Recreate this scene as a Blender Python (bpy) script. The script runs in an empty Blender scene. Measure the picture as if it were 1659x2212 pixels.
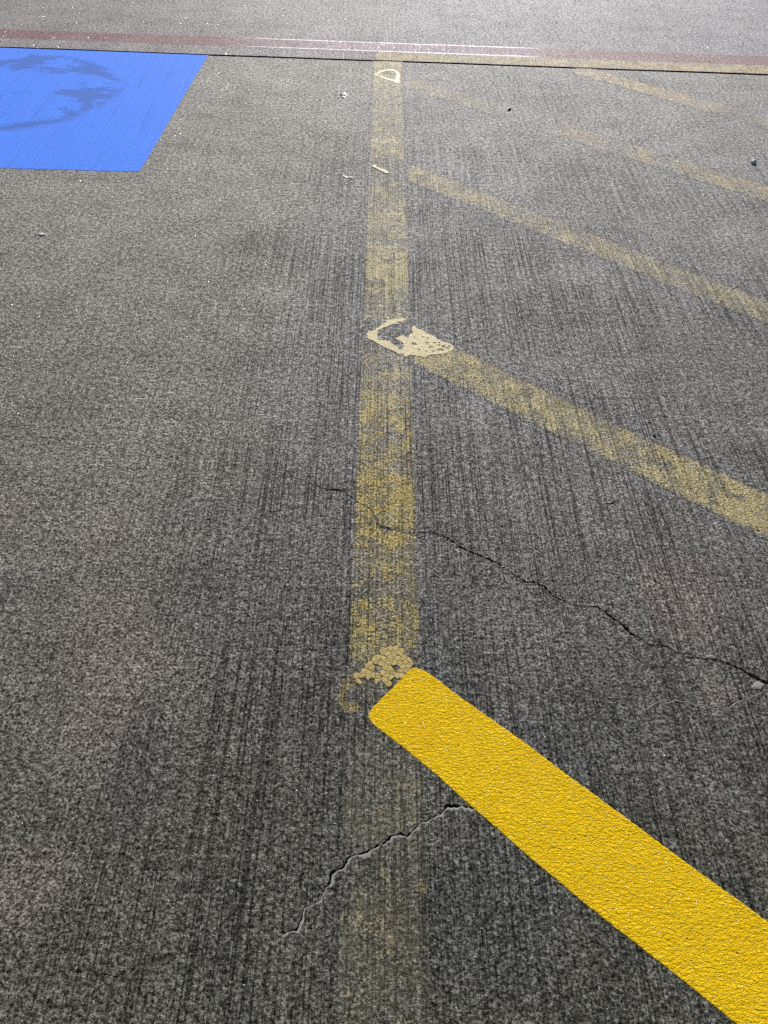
import bpy, bmesh, math, random
from math import sin, cos, tan, atan, radians, pi, hypot
from mathutils import Vector, Matrix, noise
from mathutils.geometry import delaunay_2d_cdt
random.seed(7)
sc = bpy.context.scene
C = sc.collection

# ---------------------------------------------------------------- survey of the ground plane
F_PX, H_CAM = 1475.0, 1.40
ROLL, PITCH, YAW = radians(2.0), radians(50.35), radians(1.24)
R = Vector((cos(YAW), -sin(YAW), 0)); Fh = Vector((sin(YAW), cos(YAW), 0)); Zu = Vector((0, 0, 1))
FW = Fh*cos(PITCH) - Zu*sin(PITCH)
DN = -(Fh*sin(PITCH) + Zu*cos(PITCH))
def G(u, v):
    a, b = u-829.5, v-1106.0
    r = a*cos(ROLL) + b*sin(ROLL); d = -a*sin(ROLL) + b*cos(ROLL)
    ray = FW*F_PX + R*r + DN*d
    t = H_CAM/(-ray.z)
    return (ray.x*t, ray.y*t)
def Z(x0, y0, k, pts):
    return [G((x0+x*k)/1.8228, (y0+y*k)/1.8228) for x, y in pts]

cam = bpy.data.cameras.new('camera'); co = bpy.data.objects.new('camera', cam); C.objects.link(co)
X = R*cos(ROLL) - DN*sin(ROLL); Y = -(R*sin(ROLL) + DN*cos(ROLL)); Zc = -FW
m = Matrix((X, Y, Zc)).transposed().to_4x4(); m.translation = (0, 0, H_CAM)
co.matrix_world = m
cam.sensor_fit = 'VERTICAL'; cam.sensor_height = 36; cam.lens = 36*F_PX/2212
cam.clip_start = 0.01; cam.clip_end = 2000
sc.camera = co

# ---------------------------------------------------------------- node helpers
class N:
    def __init__(s, name):
        s.m = bpy.data.materials.new(name); s.m.use_nodes = True
        s.t = s.m.node_tree; s.t.nodes.clear()
        g = s.n('ShaderNodeNewGeometry'); s.pos = g.outputs['Position']
        sp = s.n('ShaderNodeSeparateXYZ'); s.l(s.pos, sp.inputs[0])
        s.x, s.y, s.z = sp.outputs
    def n(s, ty, **k):
        q = s.t.nodes.new(ty)
        for a, b in k.items(): setattr(q, a, b)
        return q
    def l(s, a, b): s.t.links.new(a, b)
    def put(s, v, sock):
        if hasattr(v, 'is_linked') or hasattr(v, 'links'): s.l(v, sock)
        else: sock.default_value = v
    def math(s, op, a, b=0.0, c=0.0, clamp=False):
        q = s.n('ShaderNodeMath', operation=op, use_clamp=clamp)
        s.put(a, q.inputs[0]); s.put(b, q.inputs[1]); s.put(c, q.inputs[2])
        return q.outputs[0]
    def add(s, a, b): return s.math('ADD', a, b)
    def sub(s, a, b): return s.math('SUBTRACT', a, b)
    def mul(s, a, b): return s.math('MULTIPLY', a, b)
    def ma(s, a, b, c): return s.math('MULTIPLY_ADD', a, b, c)
    def rng(s, v, a, b, c=0.0, d=1.0, smooth=True):
        q = s.n('ShaderNodeMapRange', interpolation_type='SMOOTHSTEP' if smooth else 'LINEAR')
        s.put(v, q.inputs[0])
        for i, w in zip((1, 2, 3, 4), (a, b, c, d)): q.inputs[i].default_value = w
        return q.outputs[0]
    def scale(s, sx, sy, sz=1.0, off=(0, 0, 0), rot=0.0):
        q = s.n('ShaderNodeMapping'); q.inputs['Scale'].default_value = (sx, sy, sz)
        q.inputs['Location'].default_value = off; q.inputs['Rotation'].default_value = (0, 0, rot)
        s.l(s.pos, q.inputs[0]); return q.outputs[0]
    def noise(s, vec=None, sc_=1.0, det=2.0, ro=0.5, dist=0.0, out=0):
        q = s.n('ShaderNodeTexNoise'); s.l(vec if vec is not None else s.pos, q.inputs['Vector'])
        q.inputs['Scale'].default_value = sc_; q.inputs['Detail'].default_value = det
        q.inputs['Roughness'].default_value = ro; q.inputs['Distortion'].default_value = dist
        return q.outputs[out]
    def vor(s, sc_, feature='F1', vec=None, rnd=1.0):
        q = s.n('ShaderNodeTexVoronoi', feature=feature); s.l(vec if vec is not None else s.pos, q.inputs['Vector'])
        q.inputs['Scale'].default_value = sc_; q.inputs['Randomness'].default_value = rnd
        return q
    def mix(s, f, a, b, blend='MIX'):
        q = s.n('ShaderNodeMix', data_type='RGBA', blend_type=blend); q.clamp_factor = True
        s.put(f, q.inputs[0])
        for v, i in ((a, 6), (b, 7)):
            if isinstance(v, tuple): v = (*v[:3], 1.0)
            s.put(v, q.inputs[i])
        return q.outputs[2]
    def mixf(s, f, a, b):
        q = s.n('ShaderNodeMix', data_type='FLOAT'); q.clamp_factor = True
        s.put(f, q.inputs[0]); s.put(a, q.inputs[2]); s.put(b, q.inputs[3]); return q.outputs[0]
    def spot(s, u, v, rx, ry, wob, wk=1.9):
        "soft worn stain round a point of the ground"
        cx, cy = G(u, v)
        a = s.mul(s.sub(s.x, cx), 1/rx); b = s.mul(s.sub(s.y, cy), 1/ry)
        d = s.math('SQRT', s.add(s.mul(a, a), s.mul(b, b)))
        d = s.add(d, s.mul(wob, wk))
        return s.rng(d, 0.40, 1.25, 1.0, 0.0)
    def gray(s, v):
        q = s.n('ShaderNodeCombineColor'); [s.put(v, q.inputs[i]) for i in range(3)]; return q.outputs[0]
    def finish(s, col, rough, height, dist=0.001, strength=1.0, spec=0.62, coat=None):
        b = s.n('ShaderNodeBsdfPrincipled'); o = s.n('ShaderNodeOutputMaterial')
        s.put(col if not isinstance(col, tuple) else (*col, 1), b.inputs['Base Color'])
        s.put(rough, b.inputs['Roughness']); s.put(getattr(s, 'specv', spec) if spec == 0.62 else spec, b.inputs['Specular IOR Level'])
        if height is not None:
            bp = s.n('ShaderNodeBump'); bp.inputs['Strength'].default_value = strength
            bp.inputs['Distance'].default_value = dist
            s.l(height, bp.inputs['Height']); s.l(bp.outputs[0], b.inputs['Normal'])
        if coat: b.inputs['Coat Weight'].default_value, b.inputs['Coat Roughness'].default_value = coat; s.l(bp.outputs[0], b.inputs['Coat Normal'])
        s.l(b.outputs[0], o.inputs[0]); return s.m

def ramp_f(s, v, stops):
    "piecewise-linear curve through the stops"
    q = s.n('ShaderNodeValToRGB'); e = q.color_ramp.elements
    while len(e) > 1: e.remove(e[0])
    mx = max(c for p, c in stops)
    for i, (p, c) in enumerate(stops):
        k = e[0] if i == 0 else e.new(p)
        k.position = p; k.color = (c/mx, c/mx, c/mx, 1)
    s.l(v, q.inputs[0]); return s.mul(q.outputs[0], mx)

def concrete(s, far=False):
    """broom-finished concrete: returns colour, roughness, height (mm), fine grain, broom mask"""
    wob = s.noise(sc_=3.2, det=5, ro=0.62); wobc = s.sub(wob, 0.5)
    big = s.noise(sc_=0.9, det=3, ro=0.6)
    g1 = s.noise(sc_=165, det=3, ro=0.8)          # sand, 2-4 mm
    g2 = s.noise(sc_=62, det=5, ro=0.85)            # clumps of a centimetre
    g3 = s.noise(s.scale(14, 9), 1.0, 4, 0.65)     # hand-sized mottling
    # broom lines, along Y
    b1 = s.noise(s.scale(210, 1.1), 1.0, 3, 0.8)
    b2 = s.noise(s.scale(130, 0.55, off=(3, 7, 0)), 1.0, 3, 0.7)
    b3 = s.noise(s.scale(500, 30, off=(9, 1, 0)), 1.0, 2, 0.6)
    bm = s.rng(s.add(s.x, s.mul(wobc, 0.9)), -0.75, -0.15, 0.30, 1.0)
    bm = s.mul(bm, s.rng(s.noise(sc_=2.1, det=3, ro=0.55), 0.32, 0.58, 0.45, 1.0))
    bm = s.mul(bm, s.rng(s.add(s.y, s.mul(wobc, 2.0)), 1.8, 4.2, 1.0, 0.42))
    groove = s.rng(b1, 0.50, 0.36)                 # 1 in the groove
    line = s.rng(b2, 0.40, 0.31)
    # albedo
    warm = (0.164, 0.150, 0.122); cool = (0.133, 0.129, 0.122); dark = (0.056, 0.055, 0.036)
    side = s.rng(s.add(s.add(s.x, s.mul(wobc, 0.8)), s.mul(s.y, -0.10)), -0.75, -0.15)
    base = s.mix(side, warm, cool)
    dk = s.rng(g3, 0.52, 0.72)
    base = s.mix(s.mul(dk, 0.30), base, dark)
    # light falloff painted into the albedo: dark olive close by, paler further off
    near = s.rng(s.add(s.y, s.mul(wobc, 1.1)), 1.9, 0.15)
    base = s.mix(s.mul(near, 0.85), base, dark)
    # rust-pink mineral stains
    pk = s.spot(255, 1400, .17, .16, wobc)
    for u, v, rx, ry, k in ((240, 1560, .20, .13, .8), (1470, 1290, .13, .15, 1), (1560, 1520, .06, .07, .8), (60, 1900, .09, .09, .8),
                            (235, 1150, .10, .12, .6), (1150, 300, .5, .4, .4), (30, 1100, .1, .2, .5), (1540, 1700, .05, .06, .6)):
        pk = s.math('MAXIMUM', pk, s.mul(s.spot(u, v, rx, ry, wobc), k))
    base = s.mix(s.mul(pk, 0.62), base, (0.158, 0.122, 0.104))
    for u, v, rx, ry, k in ((300, 1650, .07, .13, .45), (1060, 1950, .16, .13, .5), (960, 1500, .09, .16, .55), (1250, 1560, .2, .12, .45), (1480, 2090, .1, .1, .0),
                            (30, 1260, .07, .07, .4), (945, 900, .07, .6, .45), (950, 1400, .05, .22, .5), (760, 1750, .05, .3, .35)):
        if k: base = s.mix(s.mul(s.spot(u, v, rx, ry, wobc), k), base, (0.055, 0.056, 0.056))
    grain = ramp_f(s, g1, [(.33, .06), (.42, .34), (.50, .95), (.57, 1.45), (.66, 2.6)])
    clump = ramp_f(s, g2, [(.34, .25), (.43, .65), (.51, 1.0), (.64, 1.95)])
    mott = s.rng(g3, 0.25, 0.75, 0.86, 1.16, smooth=False)
    val = s.mul(s.mul(grain, clump), mott)
    val = s.mul(val, s.rng(big, 0.3, 0.7, 0.82, 1.18, smooth=False))
    val = s.mul(val, s.rng(s.noise(s.scale(5, 7, off=(2, 2, 0)), 1.0, 4, 0.7), 0.3, 0.7, 0.80, 1.22, smooth=False))
    gm = s.math('MAXIMUM', s.mul(groove, 0.68), s.mul(line, 0.80))
    val = s.mul(val, s.sub(1.0, s.mul(gm, bm)))
    # dark pores, and pale quartz flecks coloured bright as painted glints
    v1 = s.vor(150); pore = s.rng(v1.outputs['Distance'], 0.10, 0.24, 1.0, 0.0)
    sepc = s.n('ShaderNodeSeparateColor'); s.l(v1.outputs['Color'], sepc.inputs[0])
    poremask = s.mul(pore, s.rng(sepc.outputs[0], 0.80, 0.84))
    val = s.mul(val, s.sub(1.0, s.mul(poremask, 0.8)))
    col = s.mix(1.0, base, s.gray(val), 'MULTIPLY')
    v2 = s.vor(210); sep2 = s.n('ShaderNodeSeparateColor'); s.l(v2.outputs['Color'], sep2.inputs[0])
    q = s.mul(s.rng(v2.outputs['Distance'], 0.13, 0.30, 1.0, 0.0), s.rng(sep2.outputs[1], 0.945, 0.955))
    col = s.mix(q, col, (0.55, 0.54, 0.52))
    # height
    h = s.add(s.mul(g1, 0.95), s.mul(g2, 1.5))
    h = s.sub(h, s.mul(poremask, 0.8)); h = s.add(h, s.mul(q, 0.5))
    h = s.sub(h, s.mul(s.mul(gm, bm), 0.7)); h = s.add(h, s.mul(s.mul(b3, bm), 0.35))
    s.val = val
    s.specv = s.mul(s.math('MINIMUM', s.math('POWER', val, 1.35), 2.4), 0.60)
    rough = s.mixf(q, s.rng(g2, 0.3, 0.7, 0.80, 0.66), 0.30)
    s.fine, s.bm, s.gm, s.g1, s.g2, s.g3, s.wob, s.poremask = g1, bm, gm, g1, g2, g3, wob, poremask
    return col, rough, h

DIST = 0.0030
def mat_concrete(name='broomed_concrete', tint=None):
    s = N(name); c, r, h = concrete(s)
    if tint: c = s.mix(1.0, c, tint, 'MULTIPLY')
    return s.finish(c, r, h, DIST)
M_FAR = mat_concrete('sky_tinted_concrete', (1.03, 0.99, 1.20))  # lilac tint paints the reflected sky into the far slab's colour
M_CON = mat_concrete()

def along(s, p, q):
    "coordinates along and across the line from p to q (metres)"
    d = Vector((q[0]-p[0], q[1]-p[1])).normalized()
    X0, Y0 = s.sub(s.x, p[0]), s.sub(s.y, p[1])
    return s.add(s.mul(X0, d.x), s.mul(Y0, d.y)), s.add(s.mul(X0, -d.y), s.mul(Y0, d.x))

def ramp(s, v, stops):
    q = s.n('ShaderNodeValToRGB'); e = q.color_ramp.elements
    while len(e) > 1: e.remove(e[0])
    for i, (p, c) in enumerate(stops):
        if not isinstance(c, tuple): c = (c, c, c)
        k = e[0] if i == 0 else e.new(p)
        k.position = p; k.color = (*c, 1)
    s.l(v, q.inputs[0]); return q.outputs[0]

def mat_worn(name, p, q, half, length, dens, col_a, col_b, edge=0.008, cut=(0.0, 1.0), patch=(22, 12), strength=1.0, rot=0.0, far_col=None, near_dull=False):
    """worn paint on concrete: dens = stops of coverage along the line; half = half width"""
    s = N(name); c, r, h = concrete(s)
    t, w = along(s, p, q)
    tn = s.mul(t, 1/length)
    d = ramp(s, tn, dens)
    big = s.noise(s.scale(patch[0], patch[1], off=(p[0]*3+5, 2, 0)), 1.0, 5, 0.68, 0.6)
    mid = s.noise(sc_=120, det=3, ro=0.7)
    edgew = s.add(s.math('ABSOLUTE', w), s.mul(s.sub(s.noise(sc_=55, det=4, ro=0.7), 0.5), edge*2.2))
    e = s.rng(edgew, half-edge, half+edge*0.6, 1.0, 0.0)
    cov = s.add(s.add(s.mul(s.sub(big, 0.5), 5.8), s.mul(s.sub(mid, 0.5), 1.5)), s.mul(s.sub(s.g1, 0.5), 2.6))
    cov = s.add(cov, s.ma(d, 2.4, -1.2))
    cov = s.sub(cov, s.mul(s.rng(s.noise(s.scale(26, 24, off=(7, p[1], 3)), 1.0, 5, 0.7, 1.0), .54, .60), .75 if near_dull else .30))
    cov = s.sub(cov, s.mul(s.mul(s.gm, s.bm), 0.35))
    if near_dull: cov = s.sub(cov, s.rng(s.y, .80, .62, 0, .10)); 
    fullc = s.rng(cov, -0.12, 0.50)
    film = s.mul(s.mul(s.mul(s.rng(d, 0.05, 0.6), 1.0 if near_dull else 1.5), s.rng(s.noise(s.scale(9, 6, off=(p[1]*2, 4, 0)), 1.0, 4, .6), .3, .65, .2, 1.1)), 0.34)          # thin stain left under the worn paint
    k = s.math('MAXIMUM', fullc, film)
    k = s.mul(s.mul(k, e), strength)
    k = s.math('MINIMUM', k, 0.93)
    pc = s.mix(s.noise(s.scale(18, 14, off=(1, 8, 0)), 1.0, 3, 0.6), col_a, col_b)
    pc = s.mix(1.0, pc, s.gray(ramp_f(s, s.g1, [(.33, .15), (.43, .55), (.5, .95), (.6, 1.4), (.68, 1.9)])), 'MULTIPLY')
    if far_col: pc = s.mix(s.rng(s.y, 1.3, 2.1), pc, s.mix(1.0, far_col, s.gray(s.rng(s.g1, .33, .67, .5, 1.5, smooth=False)), 'MULTIPLY'))
    if near_dull: pc = s.mix(s.rng(s.y, .84, .66), pc, s.mix(.75, pc, (0.20, 0.18, 0.135)))
    pc = s.mix(s.mul(s.poremask, .8), pc, (0.05, 0.045, 0.035))
    c = s.mix(k, c, pc)
    h = s.add(h, s.mul(fullc, 0.25))
    return s.finish(c, r, h, DIST)

# ---------------------------------------------------------------- geometry helpers
def dense(poly, step=0.01, amp=0.0, freq=60, seed=0.0, closed=True):
    out = []; n = len(poly)
    for i in range(n if closed else n-1):
        a, b = Vector(poly[i]), Vector(poly[(i+1) % n]); L = (b-a).length; k = max(1, min(400, int(L/step)))
        nrm = Vector((-(b-a).y, (b-a).x)).normalized() if L > 0 else Vector((0, 0))
        for j in range(k):
            p = a.lerp(b, j/k)
            if amp:
                p = p + nrm*amp*(noise.noise(Vector((p.x*freq, p.y*freq, seed))) + 0.5*noise.noise(Vector((p.x*freq*2.7, p.y*freq*2.7, seed+5))))
            out.append((p.x, p.y))
    if not closed: out.append(tuple(poly[-1]))
    return out

def region(outer, holes=()):
    polys = [outer]+list(holes); vs = []; fs = []
    for p in polys:
        if sum(p[i][0]*p[(i+1) % len(p)][1]-p[(i+1) % len(p)][0]*p[i][1] for i in range(len(p))) < 0: p = list(reversed(p))
        fs.append(list(range(len(vs), len(vs)+len(p)))); vs += [Vector(q) for q in p]
    r = delaunay_2d_cdt(vs, [], fs, 1, 1e-7)
    V, Fs, orig = r[0], r[2], r[5]
    keep = [f for f, o in zip(Fs, orig) if 0 in o and not any(i in o for i in range(1, len(polys)))]
    return V, keep

def mesh_obj(name, verts, faces, mat, parent=None, smooth=False):
    me = bpy.data.meshes.new(name); me.from_pydata(verts, [], faces); me.validate(); me.update()
    if smooth: me.polygons.foreach_set('use_smooth', [True]*len(me.polygons))
    me.materials.append(mat)
    o = bpy.data.objects.new(name, me); C.objects.link(o)
    if parent is not None: o.parent = parent
    return o

def sheet(name, outer, z, mat, holes=(), parent=None):
    V, Fs = region(outer, holes)
    Fs = [list(f) for f in Fs]
    return mesh_obj(name, [(v.x, v.y, z) for v in V], Fs, mat, parent)

def slab(name, outer, z0, z1, mat, holes=(), bevel=0.0004, parent=None):
    "a thin plate of paint with its own thickness and softened rim"
    V, Fs = region(outer, holes)
    verts = [Vector((v.x, v.y, z1)) for v in V]; faces = [list(f) for f in Fs]
    cnt = {}
    for f in faces:
        for i in range(len(f)):
            a, b = f[i], f[(i+1) % len(f)]
            cnt.setdefault((min(a, b), max(a, b)), []).append((a, b))
    bd = [v[0] for v in cnt.values() if len(v) == 1]
    low = {}
    for a, b in bd:
        for i in (a, b):
            if i not in low:
                low[i] = len(verts); verts.append(Vector((V[i].x, V[i].y, z0)))
    for a, b in bd: faces.append([b, a, low[a], low[b]])
    o = mesh_obj(name, verts, faces, mat, parent)
    return o

def tag(o, label=None, cat=None, group=None, kind=None):
    if label: o['label'] = label
    if cat: o['category'] = cat
    if group: o['group'] = group
    if kind: o['kind'] = kind
    return o

# ---------------------------------------------------------------- cracks
CR_A = [(560,1010),(610,1022),(658,1040),(698,1056),(718,1057),(742,1061),(757,1073),(777,1087),(797,1097),(807,1107),(810,1127),(817,1135),(837,1141),(857,1147),(873,1150),(896,1149),
 (920,1152),(936,1150),(954,1155),(968,1162),(988,1178),(1016,1192),(1040,1202),(1060,1209),(1092,1228),(1107,1240),(1135,1256),(1154,1257),(1176,1268),(1195,1288),(1237,1305),
 (1274,1311),(1289,1309),(1305,1320),(1323,1335),(1347,1352),(1360,1366),(1381,1379),(1405,1393),(1436,1395),(1460,1407),(1485,1418),(1518,1422),(1558,1428),(1598,1444),(1638,1467),(1659,1476),(1760,1530)]
W_A = [.2,.25,.5,1.2,1.6,1.4,1.1,.5,1.2,1.4,.35,1.3,1.6,.9,.8,.9,1.4,1.5,1.7,2.2,2.0,1.6,2.2,2.0,.7,1.8,2.2,1.9,1.8,1.4,.9,.6,1.2,1.6,2.9,2.6,2.4,1.0,1.1,1.2,1.3,1.2,1.1,1.2,1.6,3.0,2.2,2.0]
CR_B = [(1026,1747),(1003,1741),(966,1741),(956,1755),(933,1768),(910,1778),(897,1791),(880,1806),(864,1799),(847,1808),(828,1822),(804,1831),(785,1846),(765,1846),(752,1857),(738,1877),(722,1882),
 (705,1917),(692,1943),(659,1960),(639,2009),(609,2019)]
W_B = [1.8,1.8,1.5,.5,.5,.5,.6,1.0,2.2,.9,1.3,.7,.8,1.3,.8,1.6,1.4,1.0,.4,.4,1.0,.4]
CR_B2 = [(609,2021),(595,2028),(556,2040),(516,2054),(456,2046),(417,2054),(381,2060),(349,2070),(310,2080),(294,2086),(278,2101),(246,2109),(206,2099),(151,2096)]
W_B2 = [.3,.3,.3,.3,.35,.3,.3,.3,.3,.45,.6,.6,.5,.3]
CR_C = [(1378,1537),(1400,1528),(1421,1514),(1440,1517),(1457,1510),(1481,1515),(1500,1521),(1518,1520),(1545,1531),(1573,1526),(1591,1515),(1613,1509),(1659,1488),(1720,1470)]
W_C = [.3,.3,.6,.3,1.0,.9,.3,.6,.9,.8,1.2,.5,.3,.3]
CR_D = [(1240,1590),(1262,1558),(1280,1550),(1310,1551),(1335,1553),(1360,1560)]; W_D = [.3,.4,.4,.4,.3,.3]
CR_E = [(1297,1088),(1321,1088),(1332,1082),(1347,1076)]; W_E = [.5,2.2,1.2,2.8]
CR_F = [(470,1008),(500,1002),(530,1010)]; W_F = [.3,.5,.3]
CR_G = [(0,1518),(60,1512),(120,1508),(150,1498),(180,1482)]; W_G = [.4,.5,.4,.4,.3]
def crack_poly(px, ws, seed):
    P = [Vector(G(*p)) for p in px]
    path = []; width = []
    for i in range(len(P)-1):
        k = max(2, int((P[i+1]-P[i]).length/0.004))
        for j in range(k):
            t = j/k; path.append(P[i].lerp(P[i+1], t)); width.append(ws[i]*(1-t)+ws[i+1]*t)
    path.append(P[-1]); width.append(ws[-1])
    L, Rr = [], []
    n = len(path)
    for i, p in enumerate(path):
        d = (path[min(i+1, n-1)]-path[max(i-1, 0)]).normalized(); nr = Vector((-d.y, d.x))
        q = p + nr*0.0032*noise.noise(Vector((p.x*70, p.y*70, seed))) + nr*0.0018*noise.noise(Vector((p.x*300, p.y*300, seed+3)))
        w = width[i]*(0.0018 if ws is W_A else 0.0021 if ws is W_B else 0.0014)*(0.66+1.25*noise.noise(Vector((p.x*160, p.y*160, seed+9)))+.12)
        w = max(w, 0.00010)
        if i in (0, n-1): w = 0.00008
        L.append(q+nr*w); Rr.append(q-nr*w)
    return L, Rr
cracks = [(CR_A, W_A, 'long dark crack running from the faded centre line to the right edge'),
          (CR_B, W_B, 'short jagged crack reaching the fresh yellow stripe'),
          (CR_B2, W_B2, 'hairline crack near the bottom left'), (CR_C, W_C, 'fine broken crack below the long crack at the right'),
          (CR_D, W_D, None), (CR_E, W_E, 'dark spalled nick below the faded diagonal line'), (CR_F, W_F, None), (CR_G, W_G, None)]
cps = []
for i, (px, ws, lb) in enumerate(cracks):
    L, Rr = crack_poly(px, ws, i*13.7)
    cps.append((L, Rr))
holes = [[tuple(p) for p in L]+[tuple(p) for p in reversed(Rr)] for L, Rr in cps]

# ---------------------------------------------------------------- joint between the two slabs
JA, JB = Vector(G(0, 101.5)), Vector(G(1659, 161))
jd = (JB-JA).normalized(); jn = Vector((-jd.y, jd.x))
if jn.y < 0: jn = -jn
J0, J1 = JA-jd*40, JB+jd*40
def jedge(side, a, b):
    "slightly irregular arris of the joint between stations a and b"
    out = []; k = int((b-a)/0.015)
    for i in range(k+1):
        t = a+(b-a)*i/k; p = JA+jd*t
        g = 0.0095 + 0.0075*noise.noise(Vector((t*1.3, side*7.0, 1))) + 0.0016*noise.noise(Vector((t*23, side*3.0, 2)))
        g = max(g, .0040)
        out.append(p + jn*(g*side*0.75))
    return out
e_near = jedge(-1, -3.0, (JB-JA).length+3.0); e_far = jedge(1, -3.0, (JB-JA).length+3.0)
e_slab = [p-jn*.014 for p in e_near]
near_poly = [(-60, -30), (60, -30), tuple(J1), ] + [tuple(p) for p in reversed(e_slab)] + [tuple(J0)]
pave = sheet('pavement', near_poly, 0.0, M_CON, holes)
tag(pave, 'grey broom-finished concrete bay in the foreground with cracks', kind='structure')
far_poly = [tuple(J0+jn*.004)] + [tuple(p) for p in e_far] + [tuple(J1+jn*.004), (60, 400), (-60, 400)]
apron = sheet('road', far_poly, 0.0, M_FAR)
tag(apron, 'concrete slab beyond the joint', kind='structure')
# the walls and bed of the joint
s = N('joint_sealant'); M_SEAL = s.finish((0.012, 0.012, 0.013), 0.8, s.noise(sc_=200, det=3), 0.002)
s = N('crack_wall'); M_CRW = s.finish(s.mix(s.noise(sc_=250, det=3, ro=.7), (0.03, 0.028, 0.025), (0.12, 0.115, 0.10)), 0.9, s.noise(sc_=400, det=2), 0.001)
s = N('chalky_crack_lip'); M_LIP = s.finish(s.mix(s.noise(sc_=180, det=4, ro=.8), (0.07, 0.068, 0.058), (0.42, 0.41, 0.37)), .9, s.noise(sc_=300, det=3), .001)
vs, fs = [], []
for E in (e_near, e_far):
    b = len(vs)
    for p in E: vs += [(p.x, p.y, 0.0), (p.x, p.y, -0.045)]
    for i in range(len(E)-1): fs.append([b+2*i, b+2*i+2, b+2*i+3, b+2*i+1])
b = len(vs); n = len(e_near)
for p, q in zip(e_near, e_far): vs += [(p.x, p.y, -0.022), (q.x, q.y, -0.016)]
for i in range(n-1): fs.append([b+2*i, b+2*i+2, b+2*i+3, b+2*i+1])
nf = len(fs); b = len(vs)
for p, q, r_ in zip(e_slab, e_slab, e_near): vs += [(p.x, p.y, 0.0), (p.x+jn.x*.003, p.y+jn.y*.003, -.0006), (r_.x, r_.y, -.0055)]
for i in range(n-1): fs += [[b+3*i, b+3*i+3, b+3*i+4, b+3*i+1], [b+3*i+1, b+3*i+4, b+3*i+5, b+3*i+2]]
jo = mesh_obj('expansion_joint', vs, fs, M_SEAL); s = N('lit_joint_edge'); M_ARR = s.finish(s.mix(s.noise(sc_=70, det=4, ro=.7), (0.17, 0.17, 0.18), (0.34, 0.34, 0.36)), .5, s.noise(sc_=150, det=3), .0008)  # smooth joint bevel, its lit lip painted in as a paler colour
jo.data.materials.append(M_ARR)
for p in jo.data.polygons:
    if p.index >= nf: p.material_index = 1
pass; tag(jo, 'dark joint between the two concrete slabs', kind='structure')

for (L, Rr), (px, ws, lb) in zip(cps, cracks):
    vs, fs = [], []; n = len(L)
    for i, (a, b) in enumerate(zip(L, Rr)):
        d = min(0.02, 0.0015 + (a-b).length*4); mid = (a+b)/2
        nr = (b-a); nr = nr.normalized() if nr.length > 0 else Vector((0, 1))
        # weathered lip: a low crumbly ridge on the side nearer the camera
        lo, hi = (b, a) if a.y > b.y else (a, b)
        out = (lo-hi).normalized() if (lo-hi).length else Vector((0, -1))
        w = (a-b).length
        ln = noise.noise(Vector((lo.x*60, lo.y*60, 4)))+.5*noise.noise(Vector((lo.x*230, lo.y*230, 14)))
        lipw = 0.0006 + w*0.7 + (0.0085 if px is CR_B else 0.002)*max(0, ln+.05)
        liph = min(0.0010, 0.0002+w*0.35)*(0.4 if px is CR_A else .6)*(1+0.6*noise.noise(Vector((lo.x*200, lo.y*200, 8))))
        p1 = lo + out*lipw*0.35; p2 = lo + out*lipw
        vs += [(hi.x, hi.y, 0), (mid.x, mid.y, -d), (lo.x, lo.y, liph*0.4), (p1.x, p1.y, liph), (p2.x, p2.y, 0.0003)]
    for i in range(n-1):
        for k in range(4): fs.append([5*i+k, 5*i+k+1, 5*i+5+k+1, 5*i+5+k])
    o = mesh_obj('crack', vs, fs, M_CRW, pave)
    o.data.materials.append(M_LIP if px in (CR_B, CR_C) else M_CON)
    for p in o.data.polygons:
        if p.index % 4 >= 2: p.material_index = 1
    if lb: o['label'] = lb

# ---------------------------------------------------------------- worn yellow paint
YA, YB = (0.40, 0.31, 0.085), (0.41, 0.32, 0.12)
VPx, VPy = 841, -675
def vline(u0, v):   # point at row v on the line that starts at (u0, 2212)
    t = (2212-v)/(2212-VPy); return (u0+(VPx-u0)*t, v)
a0, a1 = G(*vline(723, 2330)), G(*vline(931, 2330))
xl = G(*vline(722, 1100))[0]; xr = G(*vline(932, 1100))[0]; xm = (xl+xr)/2
yj = (JA + jd*((xm-JA.x)/jd.x)).y
y0, y1 = -1.6, yj-0.008
# centre line density along its length, from photograph rows
def rowy(v): return G(835, v)[1]
Lc = y1-y0
def st(v, d): return (max(0, min(1, (rowy(v)-y0)/Lc)), d)
dens = [(0, .50), st(2000, .42), st(1850, .34), st(1750, .44), st(1650, .34), st(1560, .14), st(1480, .40), st(1360, .62), st(1290, .50), st(1245, .36), st(1190, .60), st(1120, .66),
        st(1040, .74), st(970, .52), st(850, .62), st(790, .44), st(755, .36), st(745, .10), st(700, .10), st(690, .44), st(640, .46), st(590, .84), st(555, .74), st(520, .40), st(480, .58), st(400, .42), st(380, .18), st(350, .30), st(325, .62), st(240, .42), st(140, .72)]
assert len(dens) <= 32, len(dens); dens = sorted(dens)
M_CL = mat_worn('worn_yellow_centre', (xm, y0), (xm, y1), (xr-xl)/2, Lc, dens, (0.39, 0.295, 0.050), (0.36, 0.285, 0.10), edge=0.007, patch=(17, 17), far_col=(0.44, 0.37, 0.18), near_dull=True)
cl_poly = [(xl-.012, y0), (xr+.012, y0), (xr+.012, y1), (xl-.012, y1)]
Z1 = 0.0003
def sheet_cut(name, poly, z, mat):   # the cracks run through the paint as well
    xs = [p[0] for p in poly]; ys = [p[1] for p in poly]
    hs = []
    for h in holes:
        hx = [p[0] for p in h]; hy = [p[1] for p in h]
        if max(hx) > min(xs) and min(hx) < max(xs) and max(hy) > min(ys) and min(hy) < max(ys): hs.append(h)
    return sheet(name, poly, z, mat, hs)
o = sheet_cut('centre_line', cl_poly, Z1, M_CL)
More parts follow.
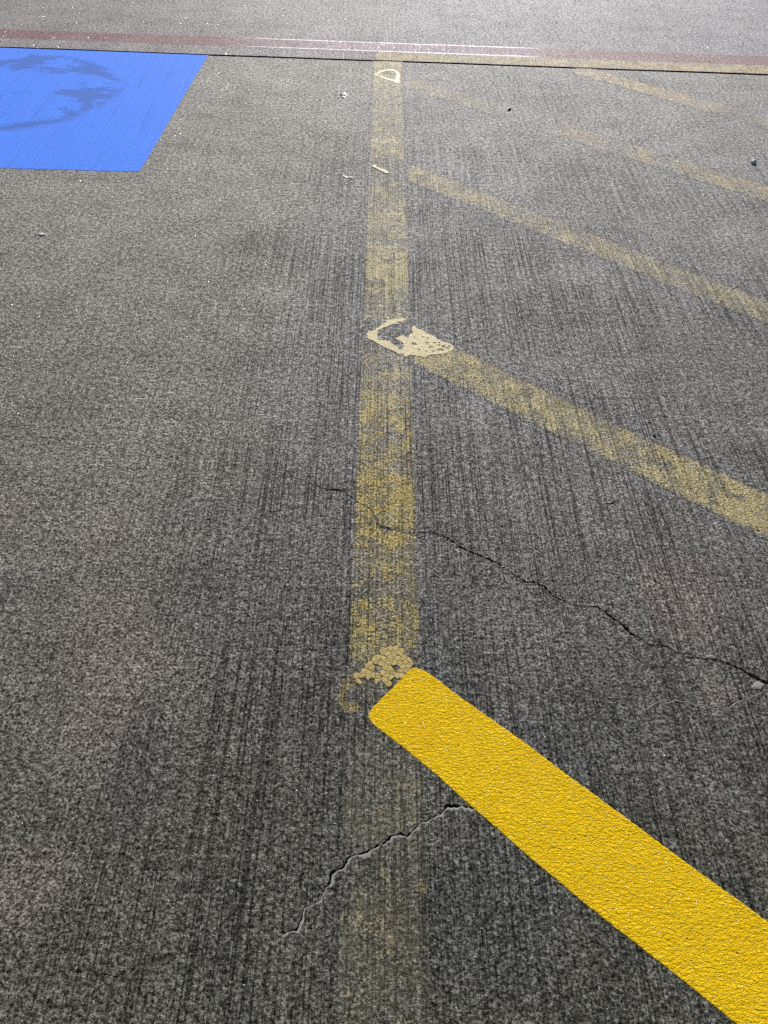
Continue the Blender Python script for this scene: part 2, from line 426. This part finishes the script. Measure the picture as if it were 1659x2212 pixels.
tag(o, 'long straight worn yellow line running away up the middle of the concrete', 'painted line')

def stripe(name, centre, label, dens, half_px_extra=0.012, col=(YA, YB), strength=1.0, z=0.0006, half=None, edge=0.008, patch=(20, 14), startcut=None):
    "a faded diagonal line given by its upper and lower outline"
    up, dn = centre
    U = [Vector(G(*p)) for p in up]; D = [Vector(G(*p)) for p in dn]
    p = (U[0]+D[0])/2; q = (U[-1]+D[-1])/2
    d = (q-p).normalized(); nr = Vector((-d.y, d.x))
    hw = half or sum(abs((u-p).dot(nr)) for u in U)/len(U)*.5 + sum(abs((u-p).dot(nr)) for u in D)/len(D)*.5
    L = (q-p).length
    mt = mat_worn('worn_yellow_'+name, tuple(p), tuple(q), hw, L, dens, *col, edge=edge*1.5, strength=strength*.92, patch=patch)
    e = hw+0.008
    s0 = p - d*0.0; s1 = q + d*2.2
    poly = [tuple(s0+nr*e), tuple(s0-nr*e), tuple(s1-nr*e), tuple(s1+nr*e)]
    return p, q, d, nr, hw, e, mt, poly
def clip_left(poly, x0):   # cut a sheet so that it does not reach into the centre line
    out = []
    for i in range(len(poly)):
        a, b = poly[i], poly[(i+1) % len(poly)]
        if a[0] >= x0: out.append(a)
        if (a[0]-x0)*(b[0]-x0) < 0:
            t = (x0-a[0])/(b[0]-a[0]); out.append((x0, a[1]+(b[1]-a[1])*t))
    return out
def clip_joint(poly):
    out = []
    f = lambda p: (JA-jn*.009-Vector(p)).dot(jn)
    for i in range(len(poly)):
        a, b = poly[i], poly[(i+1) % len(poly)]
        fa, fb = f(a), f(b)
        if fa >= 0: out.append(a)
        if fa*fb < 0:
            t = fa/(fa-fb); out.append((a[0]+(b[0]-a[0])*t, a[1]+(b[1]-a[1])*t))
    return out
DI = [
 ('near', ([(892,705),(960,737),(1097,807),(1239,870),(1402,955),(1537,1011),(1659,1069)], [(872,778),(935,803),(1097,886),(1249,958),(1402,1030),(1537,1096),(1659,1164)]),
  'nearest faded diagonal line, pale yellow and thick where it meets the centre line', [(0,.85),(.08,.80),(.14,.60),(.3,.58),(.45,.62),(.6,.42),(.66,.56),(.8,.66),(1,.70)], 1.0, ((0.42,0.345,0.13),(0.40,0.32,0.15))),
 ('second', ([(872,351),(936,375),(1055,419),(1186,472),(1316,522),(1659,652)], [(874,385),(936,409),(1015,442),(1134,492),(1233,532),(1316,567),(1659,700)]),
  'second faded diagonal line, unbroken and tan yellow, starting beside the thin paint sliver', [(0,.62),(.12,.60),(.25,.52),(.4,.46),(.55,.52),(.7,.50),(1,.48)], .95, ((0.43,0.36,0.18),(0.42,0.34,0.18))),
 ('third', ([(879,165),(1029,203),(1179,252),(1304,290),(1454,341),(1579,376),(1659,400)], [(879,187),(1029,229),(1179,279),(1304,320),(1454,372),(1579,412),(1659,438)]),
  'faintest diagonal line, almost rubbed away near the centre line', [(0,.44),(.12,.42),(.3,.28),(.42,.08),(.5,.40),(.58,.40),(.64,.20),(.70,.52),(.78,.34),(.85,.5),(1,.56)], .85, ((0.42,0.335,0.15),(0.44,0.33,0.15))),
 ('fourth', ([(1244,141),(1279,150),(1379,176),(1479,199),(1569,223),(1649,248)], [(1244,156),(1279,165),(1379,194),(1479,221),(1569,249),(1649,281)]),
  'farthest faded diagonal line, branching off the dark joint', [(0,.55),(.3,.62),(.6,.42),(.75,.36),(.9,.12),(1,.3)], .9, ((0.48,0.36,0.13),(0.50,0.36,0.16))),
]
for i, (nm, ol, lb, dn_, stg, cl) in enumerate(DI):
    p, q, d, nr, hw, e, mt, poly = stripe(nm, ol, lb, dn_, strength=stg, col=cl)
    if i < 3: poly = clip_left(poly, xr+0.0125)
    poly = clip_joint(poly)
    o = sheet_cut('diagonal_line', poly, Z1, mt)
    tag(o, lb, 'painted line', 'faded diagonal lines to the right of the centre line')

# worn yellow band along the far lip of the joint
jx = lambda u: JA + jd*((G(u, 101.5+(161-101.5)/1659*u)[0]-JA.x)/jd.x)
def band(name, ua, ub, off0, off1, mt, z, label, cat):
    a, b = jx(ua), jx(ub)
    if ua <= -500: a = JA - jd*1.8
    if ub >= 2200: b = JB + jd*2.2
    poly = [tuple(a+jn*off0), tuple(b+jn*off0), tuple(b+jn*off1), tuple(a+jn*off1)]
    o = sheet(name, poly, z, mt); tag(o, label, cat); return o
# offsets of the red band from the joint, metres
def off(u, v): return (Vector(G(u, v))-JA).dot(jn)
r0 = (off(0, 82.5)+off(450, 97.5)+off(829, 111)+off(1244, 127)+off(1659, 142.5))/5
r1 = (off(0, 61)+off(450, 77)+off(829, 92)+off(1244, 108)+off(1659, 121.5))/5
pa, pb = jx(812), JB+jd*2.2
cmid = lambda t: tuple(t+jn*((.010+r0)/2))
Lb = (pb-pa).length
M_JB = mat_worn('worn_yellow_band', cmid(pa), cmid(pb), (r0-.012)/2+.004, Lb, [(0, .75), (.1, .55), (.25, .62), (.6, .66), (1, .6)], (0.40, 0.30, 0.10), (0.42, 0.31, 0.15), edge=.010, patch=(14, 14))
band('edge_line', 812, 2300, .010, r0-.001, M_JB, Z1, 'worn yellow line hugging the far lip of the joint on the right', 'painted line')
# red fire-lane line, lamp glare painted white into its middle
s = N('worn_red_paint'); c, r, h = concrete(s)
t, w = along(s, tuple(JA+jn*(r0+r1)/2), tuple(JB+jn*(r0+r1)/2))
Lr = (JB-JA).length
tn = s.mul(t, 1/Lr)
hw = (r1-r0)/2
e = s.rng(s.add(s.math('ABSOLUTE', w), s.mul(s.sub(s.noise(sc_=60, det=4, ro=.7), .5), .014)), hw-.010, hw+.002, 1, 0)
ragg = s.add(s.mul(s.sub(s.noise(s.scale(6, 12), 1, 5, .65), .5), 2.2), s.mul(s.sub(s.g1, .5), 1.6))
cov = s.rng(s.add(ragg, s.ma(ramp(s, tn, [(0, .78), (.18, .74), (.3, .66), (.45, .62), (.6, .66), (.72, .84), (1, .90)]), 2.4, -1.2)), -.35, .45)
red = s.mix(s.noise(sc_=40, det=3), (0.120, 0.024, 0.038), (0.150, 0.038, 0.052))
white = ramp(s, tn, [(.25, 0), (.34, .28), (.44, .52), (.55, .50), (.66, .36), (.76, 0)])  # stretch of the line that carries the painted glare
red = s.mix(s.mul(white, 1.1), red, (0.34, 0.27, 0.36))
red = s.mix(1.0, red, s.gray(s.rng(s.g1, .33, .67, .6, 1.4, smooth=False)), 'MULTIPLY')
c = s.mix(s.mul(s.mul(cov, e), .92), c, red)
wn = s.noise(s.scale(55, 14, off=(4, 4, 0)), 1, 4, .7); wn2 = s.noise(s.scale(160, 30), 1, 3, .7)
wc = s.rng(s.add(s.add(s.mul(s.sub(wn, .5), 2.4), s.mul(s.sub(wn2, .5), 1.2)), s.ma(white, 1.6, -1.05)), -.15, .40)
edge2 = s.rng(s.math('ABSOLUTE', w), hw-.020, hw-.010, 0, .8)  # glare on the paint ridges, painted along both rims
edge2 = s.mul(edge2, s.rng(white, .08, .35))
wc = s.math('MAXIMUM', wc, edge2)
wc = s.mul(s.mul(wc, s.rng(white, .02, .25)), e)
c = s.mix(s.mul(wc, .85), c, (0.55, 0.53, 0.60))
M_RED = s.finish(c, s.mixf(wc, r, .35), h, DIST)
band('red_line', -600, 2300, r0, r1, M_RED, Z1, 'dull red line beyond the joint, white glare painted along its middle', 'painted line')

# blue accessible-bay paint
s = N('blue_paint'); c, r, h = concrete(s)
n1 = s.noise(s.scale(2.6, 3.4, off=(.4, .2, 0)), 1, 7, .62, .8)
zone = s.spot(-10, 195, .62, .55, s.mul(s.sub(n1, .5), .5))
wear = s.mul(s.rng(s.add(n1, s.mul(s.sub(s.g2, .5), .30)), .500, .525), s.rng(zone, .05, .2))
blue = s.mix(s.noise(sc_=5, det=4), (0.060, 0.220, 0.88), (0.072, 0.250, 0.94))
blue = s.mix(1.0, blue, s.gray(s.mul(s.rng(s.g1, .35, .65, .68, 1.24, smooth=False), s.rng(s.g2, .35, .65, .86, 1.12, smooth=False))), 'MULTIPLY')
old = s.mix(s.noise(sc_=60, det=4, ro=.7), (0.030, 0.095, 0.36), (0.055, 0.15, 0.48))
bc = s.mix(s.mul(wear, .75), blue, old)
scr = s.mul(s.rng(s.noise(s.scale(34, .9, off=(2, 0, 0)), 1, 3, .6), .42, .30), .38)
bc = s.mix(scr, bc, (0.03, 0.11, 0.42))
hh = s.add(s.mul(h, .8), s.mul(s.noise(s.scale(60, 1.2), 1, 3, .7), 2.5))
hh = s.sub(hh, s.mul(wear, .5))
M_BLUE = s.finish(bc, .85, hh, DIST*.5, spec=.2)
ja = [tuple(p-jn*.0060) for p in e_near if p.x < G(450, 117)[0]-.004]
br = G(300, 371.5); bl = G(-200, 357.0); bl2 = (bl[0]-.5, bl[1]-.0)
rt = [G(451, 118), G(442, 132), G(400, 203), G(360, 271), G(318, 344), br]
blue_poly = ja + dense(rt+[bl2], .02, .0015, 40, 3.3, closed=False)
ja2 = [p for p in ja if p[0] > bl2[0]-.12]
blue_poly = ja2 + dense(rt+[bl2], .02, .0018, 40, 3.3, closed=False)
o = slab('painted_patch', blue_poly, 0.0, 0.0009, M_BLUE)
tag(o, 'bright blue painted patch with darker peeled areas beside the joint', 'painted patch')

# ---------------------------------------------------------------- fresh yellow stripe
yel = [(896,1443),(912,1446),(943,1466),(976,1493),(1055,1549),(1128,1600),(1204,1658),(1354,1768),(1488,1868),(1659,1991),'a','b',(1592,2213),(1488,2129),(1265,1954),(1150,1858),(1042,1763),(1025,1749),(943,1675),
       (870,1614),(818,1575),(807,1566),(796,1552),(795,1543),(802,1532),(824,1509),(850,1484),(876,1455),(886,1445)]
_d = (Vector(G(1659, 1991))-Vector(G(1055, 1549))).normalized()
_e0 = Vector(G(1659, 1991))+_d*2.0; _e1 = Vector(G(1592, 2213))+_d*1.9
yp = dense([tuple(_e0) if p == 'a' else tuple(_e1) if p == 'b' else G(*p) for p in yel], .003, .0013, 170, 1.7)
s = N('fresh_yellow_paint')
rp = s.noise(s.scale(105, 200), 1, 4, .72, .35)
rp2 = s.noise(s.scale(290, 420, off=(3, 3, 0)), 1, 2, .6)
rp3 = s.noise(sc_=14, det=3, ro=.6)
hy = s.add(s.add(s.mul(rp, 3.0), s.mul(rp2, 1.1)), s.mul(rp3, 2.2))
v1 = s.vor(60); sp_ = s.n('ShaderNodeSeparateColor'); s.l(v1.outputs['Color'], sp_.inputs[0])
pin = s.mul(s.rng(v1.outputs['Distance'], .06, .13, 1, 0), s.rng(sp_.outputs[0], .93, .95))
yc = s.mix(s.rng(rp3, .3, .7), (0.97, 0.61, 0.0), (1.0, 0.65, 0.0))
yc = s.mix(s.rng(rp, .42, .25), yc, (0.50, 0.29, 0.002))
yc = s.mix(pin, yc, (0.10, 0.06, 0.01))
M_YEL = s.finish(yc, .25, s.sub(hy, s.mul(pin, 1.5)), 0.0046, spec=.12, coat=(.55, .13))
# the plate: dense rim then flat body, rim rounded down to the concrete
def inset_plate(name, poly, top, mat):
    n = len(poly); P = [Vector(p) for p in poly]
    area = sum(P[i].x*P[(i+1) % n].y-P[(i+1) % n].x*P[i].y for i in range(n))
    sg = 1 if area > 0 else -1
    nr = []
    for i in range(n):
        d = (P[(i+1) % n]-P[i-1]).normalized(); nr.append(Vector((-d.y, d.x))*sg)
    rings = [(0.0, 0.0001), (.0006, top*.6), (.0018, top*.92), (.0035, top)]
    vs, fs = [], []
    for w, z in rings:
        vs += [(p.x+q.x*w, p.y+q.y*w, z) for p, q in zip(P, nr)]
    for k in range(len(rings)-1):
        for i in range(n):
            j = (i+1) % n; a = [k*n+i, k*n+j, (k+1)*n+j, (k+1)*n+i]; fs.append(a if sg > 0 else a[::-1])
    inner = [(p.x+q.x*.0035, p.y+q.y*.0035) for p, q in zip(P, nr)]
    V, Fs = region(inner)
    b = len(vs); vs += [(v.x, v.y, top) for v in V]; fs += [[b+i for i in f] for f in Fs]
    o = mesh_obj(name, vs, fs, mat); 
    bm = bmesh.new(); bm.from_mesh(o.data); bmesh.ops.remove_doubles(bm, verts=bm.verts, dist=2e-5); bmesh.ops.recalc_face_normals(bm, faces=bm.faces)
    bm.to_mesh(o.data); bm.free(); return o
o = inset_plate('yellow_stripe', yp, 0.0011, M_YEL)
tag(o, 'freshly painted bright yellow diagonal stripe with a square end in the foreground', 'painted line')

# ---------------------------------------------------------------- thick remnants of old paint
def mat_old(name, ca, cb, k=1.0):
    s = N(name)
    a = s.noise(sc_=90, det=4, ro=.7); b = s.noise(sc_=420, det=2, ro=.6)
    cell = s.vor(115, 'DISTANCE_TO_EDGE').outputs['Distance']
    gr = s.mul(s.rng(cell, .0, .07, 1, 0), .30*k)
    c = s.mix(a, ca, cb); c = s.mix(gr, c, (0.12, 0.09, 0.04))
    c = s.mix(1.0, c, s.gray(s.rng(b, .3, .7, .75, 1.2, smooth=False)), 'MULTIPLY')
    return s.finish(c, .6, s.sub(s.add(s.mul(a, 1.6), s.mul(b, .9)), gr), .0016)
M_OLD = mat_old('cracked_cream_paint', (0.46, 0.38, 0.15), (0.54, 0.45, 0.20))
M_OLD2 = mat_old('cracked_ochre_paint', (0.34, 0.245, 0.045), (0.42, 0.31, 0.07), .2)
k = .3014
cpts = [(830,205),(800,180),(760,175),(700,185),(640,195),(590,205),(560,235),(520,250),(480,290),(430,315),(395,335),(380,355),(345,340),(315,375),(318,430),(360,460),(420,485),(455,510),(520,545),(600,580),(650,600),(700,630),(745,650),(785,640),(800,670),(830,685),(870,660),(920,665),(1000,670),(1070,690),(1110,660),(1180,655),(1260,650),(1330,640),(1400,610),(1440,590),(1455,545),(1400,510),(1300,480),(1240,450),(1170,400),(1090,370),(1040,335),(970,310),(940,280),(900,290),(905,350),(920,375),(870,390),(860,430),(820,425),(800,405),(750,405),(700,440),(710,460),(760,480),(790,510),(795,560),(760,600),(725,580),(710,550),(650,520),(620,485),(560,470),(500,465),(465,470),(450,400),(460,340),(530,300),(600,275),(680,255),(740,248),(700,235),(720,225),(780,228)]
outer = dense(Z(1350, 1200, k, cpts), .003, .0034, 120, 2)
random.seed(3)
hl = [Z(1350, 1200, k, [(890,500),(930,495),(975,518),(940,532),(900,520)]), Z(1350, 1200, k, [(1210,595),(1270,570),(1340,600),(1260,610)])]
for cx, cy, rr in ((1100,500,22),(1150,560,26),(1200,500,18),(1250,530,16),(1310,545,26),(1360,570,20),(1090,610,14),(1040,420,12),(1180,610,20),(1110,440,14),(1000,590,12),(1260,500,12),(930,430,10),(1390,545,16),(1330,520,10)):
    hl.append(Z(1350, 1200, k, [(cx+rr*random.uniform(.7, 1.3)*cos(a)*1.3, cy+rr*random.uniform(.3, .8)*sin(a)) for a in [i*pi/4 for i in range(8)]]))
o = slab('paint_remnant', outer, 0.0, .0013, M_OLD, hl); tag(o, 'hook-shaped cream paint remnant on the centre line at the nearest faded diagonal', 'paint remnant', 'thick old paint remnants along the centre line')
ro = dense(Z(1300, 150, k, [(565,480),(600,465),(650,435),(700,420),(760,405),(820,410),(870,430),(900,450),(908,490),(900,530),(915,560),(900,595),(870,595),(840,575),(770,555),(700,530),(640,505),(590,490)]), .01, .002, 90, 5)
ri = dense(Z(1300, 150, k, [(615,483),(660,455),(720,435),(780,428),(840,440),(865,470),(862,510),(850,548),(820,545),(760,525),(690,505)]), .01, .002, 90, 7)
o = slab('paint_remnant', ro, 0.0, .0014, M_OLD, [ri]); tag(o, 'hollow triangular cream paint remnant on the centre line just below the joint', 'paint remnant', 'thick old paint remnants along the centre line')
dsh = dense(Z(1300, 150, k, [(540,1683),(580,1655),(608,1662),(603,1685),(680,1712),(740,1732),(768,1748),(755,1772),(720,1768),(650,1730),(590,1700)]), .008, .0015, 90, 9)
o = slab('paint_remnant', dsh, 0.0, .0024, M_OLD); tag(o, 'thin sliver of cream paint on the centre line beside the second faded diagonal', 'paint remnant', 'thick old paint remnants along the centre line')

# mosaic of curled paint chips above the end of the fresh stripe
k = .2411
mo = Z(1300, 2500, k, [(550,550),(650,460),(740,380),(810,310),(880,280),(885,200),(960,215),(1050,235),(1200,265),(1230,350),(1290,410),(1290,500),(1390,520),(1300,610),(1190,690),(1080,690),(1050,630),(1035,690),(1010,740),(950,760),(920,815),(860,790),(830,740),(800,785),(740,770),(720,710),(660,700),(600,685),(540,655),(500,700),(450,750),(440,810),(395,770),(370,700),(420,640),(500,580)])
hol = Z(1300, 2500, k, [(775+100*cos(i*pi/8), 545+80*sin(i*pi/8)) for i in range(16)])
hol2 = Z(1300, 2500, k, [(1035,510),(1105,515),(1100,570),(1060,600),(1035,580)])
def inside(p, poly):
    c = False; n = len(poly)
    for i in range(n):
        a, b = poly[i], poly[i-1]
        if (a[1] > p[1]) != (b[1] > p[1]) and p[0] < (b[0]-a[0])*(p[1]-a[1])/(b[1]-a[1])+a[0]: c = not c
    return c
xs = [p[0] for p in mo]; ys = [p[1] for p in mo]; sp = .0128; pts = []
random.seed(11)
j = 0; y = min(ys)-3*sp
while y < max(ys)+3*sp:
    x = min(xs)-3*sp+(j % 2)*sp/2
    while x < max(xs)+3*sp:
        pts.append(Vector((x+random.uniform(-1, 1)*sp*.40, y+random.uniform(-1, 1)*sp*.40))); x += sp
    y += sp*.9; j += 1
vs, fs = [], []
for p in pts:
    if not any(inside((p.x+dx, p.y+dy), mo) for dx, dy in ((0, 0), (.004, 0), (-.004, 0), (0, -.004), (0, .004))) or inside(p, hol) or inside(p, hol2) or inside(p, yp): continue
    cell = [p+Vector((cos(a), sin(a)))*sp*.78 for a in [i*pi/8 for i in range(16)]]
    for q in pts:
        if q is p or (q-p).length > 2.4*sp: continue
        mid = (p+q)/2; nn = (q-p).normalized(); out = []
        for i in range(len(cell)):
            a, b = cell[i-1], cell[i]; fa, fb = (mid-a).dot(nn), (mid-b).dot(nn)
            if fa*fb < 0: out.append(a.lerp(b, fa/(fa-fb)))
            if fb >= 0: out.append(b)
        cell = out
    if len(cell) < 3: continue
    c0 = sum(cell, Vector((0, 0)))/len(cell); tilt = Vector((random.uniform(-.06, .06), random.uniform(-.06, .06))); zt = .0011+random.uniform(-.0003, .0005)
    b = len(vs); n = len(cell)
    for f, z in ((.96, 0.0), (.95, zt), (.84, zt+.0003)):
        for q in cell:
            w = (q-c0)*f; vs.append((c0.x+w.x, c0.y+w.y, z if z == 0 else z+tilt.dot(w)))
    for r_ in range(2):
        for i in range(n): fs.append([b+r_*n+i, b+r_*n+(i+1) % n, b+(r_+1)*n+(i+1) % n, b+(r_+1)*n+i])
    fs.append([b+2*n+i for i in range(n)])
o = mesh_obj('paint_remnant', vs, fs, M_OLD2)
tag(o, 'ochre paint remnant crazed into small chips round a hole, touching the fresh stripe', 'paint remnant', 'thick old paint remnants along the centre line')
# worn arc of paint left of the stripe end
arc = dense(Z(1300, 2500, k, [(400,640),(480,640),(470,800),(400,820),(330,860),(280,960),(260,1080),(340,1120),(420,1090),(480,1180),(440,1260),(330,1290),(220,1250),(150,1130),(120,1000),(170,880),(190,740),(300,690)]), .004, .003, 90, 6)
ax = [p[0] for p in arc]; ay = [p[1] for p in arc]
M_ARC = mat_worn('worn_yellow_arc', ((min(ax)+max(ax))/2, min(ay)), ((min(ax)+max(ax))/2, max(ay)), .2, max(ay)-min(ay), [(0, .62), (.15, .66), (.35, .52), (1, .60)], (0.36, 0.27, 0.07), (0.29, 0.22, 0.09))
o = sheet('paint_trace', arc, .0005, M_ARC); tag(o, 'faint brown-yellow curved paint trace left of the fresh stripe end', 'paint trace')

# ---------------------------------------------------------------- small litter
def mat_plain(name, ca, cb, rough=.6, sc_=150):
    s = N(name); return s.finish(s.mix(s.rng(s.noise(sc_=sc_, det=3), .35, .65), ca, cb), rough, s.noise(sc_=sc_*2, det=2), .0006)
M_ST = mat_plain('pale_stone', (0.50, 0.49, 0.47), (0.80, 0.79, 0.77)); M_DK = mat_plain('dark_stone', (0.012, 0.012, 0.013), (0.04, 0.038, 0.036))
M_LEAF = mat_plain('dry_leaf', (0.38, 0.35, 0.30), (0.62, 0.60, 0.56), .5, 60); M_FOIL = mat_plain('foil', (0.30, 0.38, 0.50), (0.75, 0.80, 0.88), .25, 60)
M_INK = mat_plain('dark_blue_plastic', (0.008, 0.010, 0.03), (0.02, 0.025, 0.07), .3)
def stone(name, u, v, size, mat, label, cat, seed, squash=(1, .8, .6), group=None, rot=0):
    bm = bmesh.new(); bmesh.ops.create_icosphere(bm, subdivisions=3, radius=1)
    for q in bm.verts:
        d = 1+.38*noise.noise(q.co*1.3+Vector((seed, 0, 0)))+.12*noise.noise(q.co*4+Vector((seed, 3, 0)))
        # a few flat facets
        q.co = Vector((q.co.x*squash[0], q.co.y*squash[1], max(q.co.z, -.55)*squash[2]))*d*size/2
    zmin = min(q.co.z for q in bm.verts)
    for q in bm.verts: q.co.z -= zmin
    bmesh.ops.rotate(bm, verts=bm.verts, cent=(0, 0, 0), matrix=Matrix.Rotation(rot, 3, 'Z'))
    me = bpy.data.meshes.new(name); bm.to_mesh(me); bm.free(); me.materials.append(mat)
    o = bpy.data.objects.new(name, me); C.objects.link(o); x, y = G(u, v); o.location = (x, y, -.0002)
    tag(o, label, cat, group); return o
stone('pebble', 1628, 352, .024, M_ST, 'pale pebble lying alone near the right edge beyond the third diagonal', 'pebble', 1.3, (1, .9, .8), rot=.6)
stone('pebble', 1413, 941, .009, M_DK, 'tiny black pebble just above the nearest faded diagonal', 'pebble', 4.1)
stone('seed_husk', 1101, 237, .026, M_DK, 'small dark curved husk on the concrete between the far diagonals', 'husk', 6.6, (1, .45, .45), rot=.8)
stone('concrete_chip', 1636, 1481, .019, M_LIP, 'white broken chip lying by the long crack at the right edge', 'chip', 8.2, (1.5, .8, .12), rot=.4)
stone('pebble', 90, 507, .020, M_ST, 'flat pale pebble near the left edge, below the blue patch', 'pebble', 2.2, (1.4, .7, .3))
def strip(name, pts, w, z, mat, label, cat):
    P = [Vector(G(*p)) for p in pts]; vs, fs = [], []; n = len(P)
    for i, p in enumerate(P):
        d = (P[min(i+1, n-1)]-P[max(i-1, 0)]).normalized(); nr = Vector((-d.y, d.x)); ww = w[i]
        zz = z[i]
        vs += [(p.x+nr.x*ww, p.y+nr.y*ww, zz+.0016), (p.x, p.y, zz+.0019), (p.x-nr.x*ww, p.y-nr.y*ww, zz+.0006), (p.x, p.y, zz)]
    for i in range(n-1):
        for k_ in range(4): fs.append([4*i+k_, 4*i+(k_+1) % 4, 4*i+4+(k_+1) % 4, 4*i+4+k_])
    fs += [[3, 2, 1, 0], [4*n-4, 4*n-3, 4*n-2, 4*n-1]]
    o = mesh_obj(name, vs, fs, mat); tag(o, label, cat); return o
strip('dry_leaf', [(739,380),(744,382),(750,384),(755,383),(760,385),(768,386)], [.0008,.004,.0055,.006,.004,.0008], [.003,.001,.0,.001,.002,.004], M_LEAF, 'narrow pale curled dry leaf left of the centre line near the second diagonal', 'leaf')
strip('litter_scrap', [(735,207),(739,204.5),(744,204.5),(748,207)], [.002,.009,.008,.002], [.002,.006,.005,.001], M_INK, 'dark blue plastic scrap left of the centre line below the joint', 'litter')
strip('foil_scrap', [(738,212),(742,210.5),(746,210)], [.003,.009,.004], [.001,.004,.002], M_FOIL, 'pale shiny foil scrap touching the dark blue plastic scrap', 'litter')
strip('twig', [(487,198),(489,190),(493,181),(494,176)], [.0015,.0025,.002,.0008], [0,.001,.001,.002], M_DK, 'thin black twig lying right of the blue patch', 'twig')

# ---------------------------------------------------------------- loose quartz sand on the concrete
s = N('quartz'); M_Q = s.finish(s.mix(s.noise(sc_=90, det=2), (0.62, 0.62, 0.63), (0.88, 0.88, 0.88)), .32, None, spec=1.0)
random.seed(21)
ico = [Vector(v) for v in ((1, 0, 0), (-1, 0, 0), (0, 1, 0), (0, -1, 0), (0, 0, 1), (0, 0, -.4))]
fi = [(0, 2, 4), (2, 1, 4), (1, 3, 4), (3, 0, 4), (2, 0, 5), (1, 2, 5), (3, 1, 5), (0, 3, 5)]
bx = [max(p[0] for p in blue_poly), min(p[1] for p in blue_poly)]
vs, fs = [], []
for _ in range(20000):
    y = .35 + 5.9*random.random()**.8; hwid = .55+y*.62
    x = random.uniform(-hwid, hwid)
    dn = .45+.9*noise.noise(Vector((x*1.1, y*.8, 3)))
    if x < .1 and 1.2 < y < 4.5: dn += .35
    if x > .2: dn -= .12
    if y < 1.1: dn -= .25
    if random.random() > dn or inside((x, y), blue_poly) or inside((x, y), yp): continue
    r_ = .0006+.0012*random.random()**3+.00055*y
    M3 = Matrix.Rotation(random.uniform(0, 6.3), 3, 'Z') @ Matrix.Rotation(random.uniform(-.7, .7), 3, 'X')
    b = len(vs)
    for q in ico:
        w = M3 @ Vector((q.x*random.uniform(.6, 1.2), q.y*random.uniform(.6, 1.2), q.z*random.uniform(.4, .9)))
        vs.append((x+w.x*r_, y+w.y*r_, max(w.z*r_, 0)+.0004))
    fs += [[b+i for i in f] for f in fi]
o = mesh_obj('sand', vs, fs, M_Q); tag(o, 'glinting quartz sand scattered over the concrete', 'sand', kind='stuff')

# ---------------------------------------------------------------- light
EL, AZ = 25.0, 9.0       # low light from beyond the joint; azimuth clockwise from +Y
sun = bpy.data.lights.new('sun', 'SUN'); sun.energy = 4.0; sun.angle = radians(.5); sun.color = (1.0, .985, .985)
so = bpy.data.objects.new('sun', sun); C.objects.link(so)
dv = Vector((sin(radians(AZ))*cos(radians(EL)), cos(radians(AZ))*cos(radians(EL)), sin(radians(EL))))
so.rotation_euler = (-dv).to_track_quat('-Z', 'Y').to_euler()
w = bpy.data.worlds.new('World'); sc.world = w; w.use_nodes = True
nt = w.node_tree; bg = nt.nodes['Background']; sky = nt.nodes.new('ShaderNodeTexSky')
sky.sky_type = 'NISHITA'; sky.sun_disc = False; sky.sun_elevation = radians(EL); sky.sun_rotation = radians(AZ)
sky.dust_density = 2.5
nt.links.new(sky.outputs[0], bg.inputs[0]); bg.inputs[1].default_value = .05
vsn = sc.view_settings; vsn.view_transform = 'Standard'; vsn.look = 'None'; vsn.gamma = 1; vsn.exposure = 0.64
sc.cycles.use_denoising = False
sc.cycles.max_bounces = 4
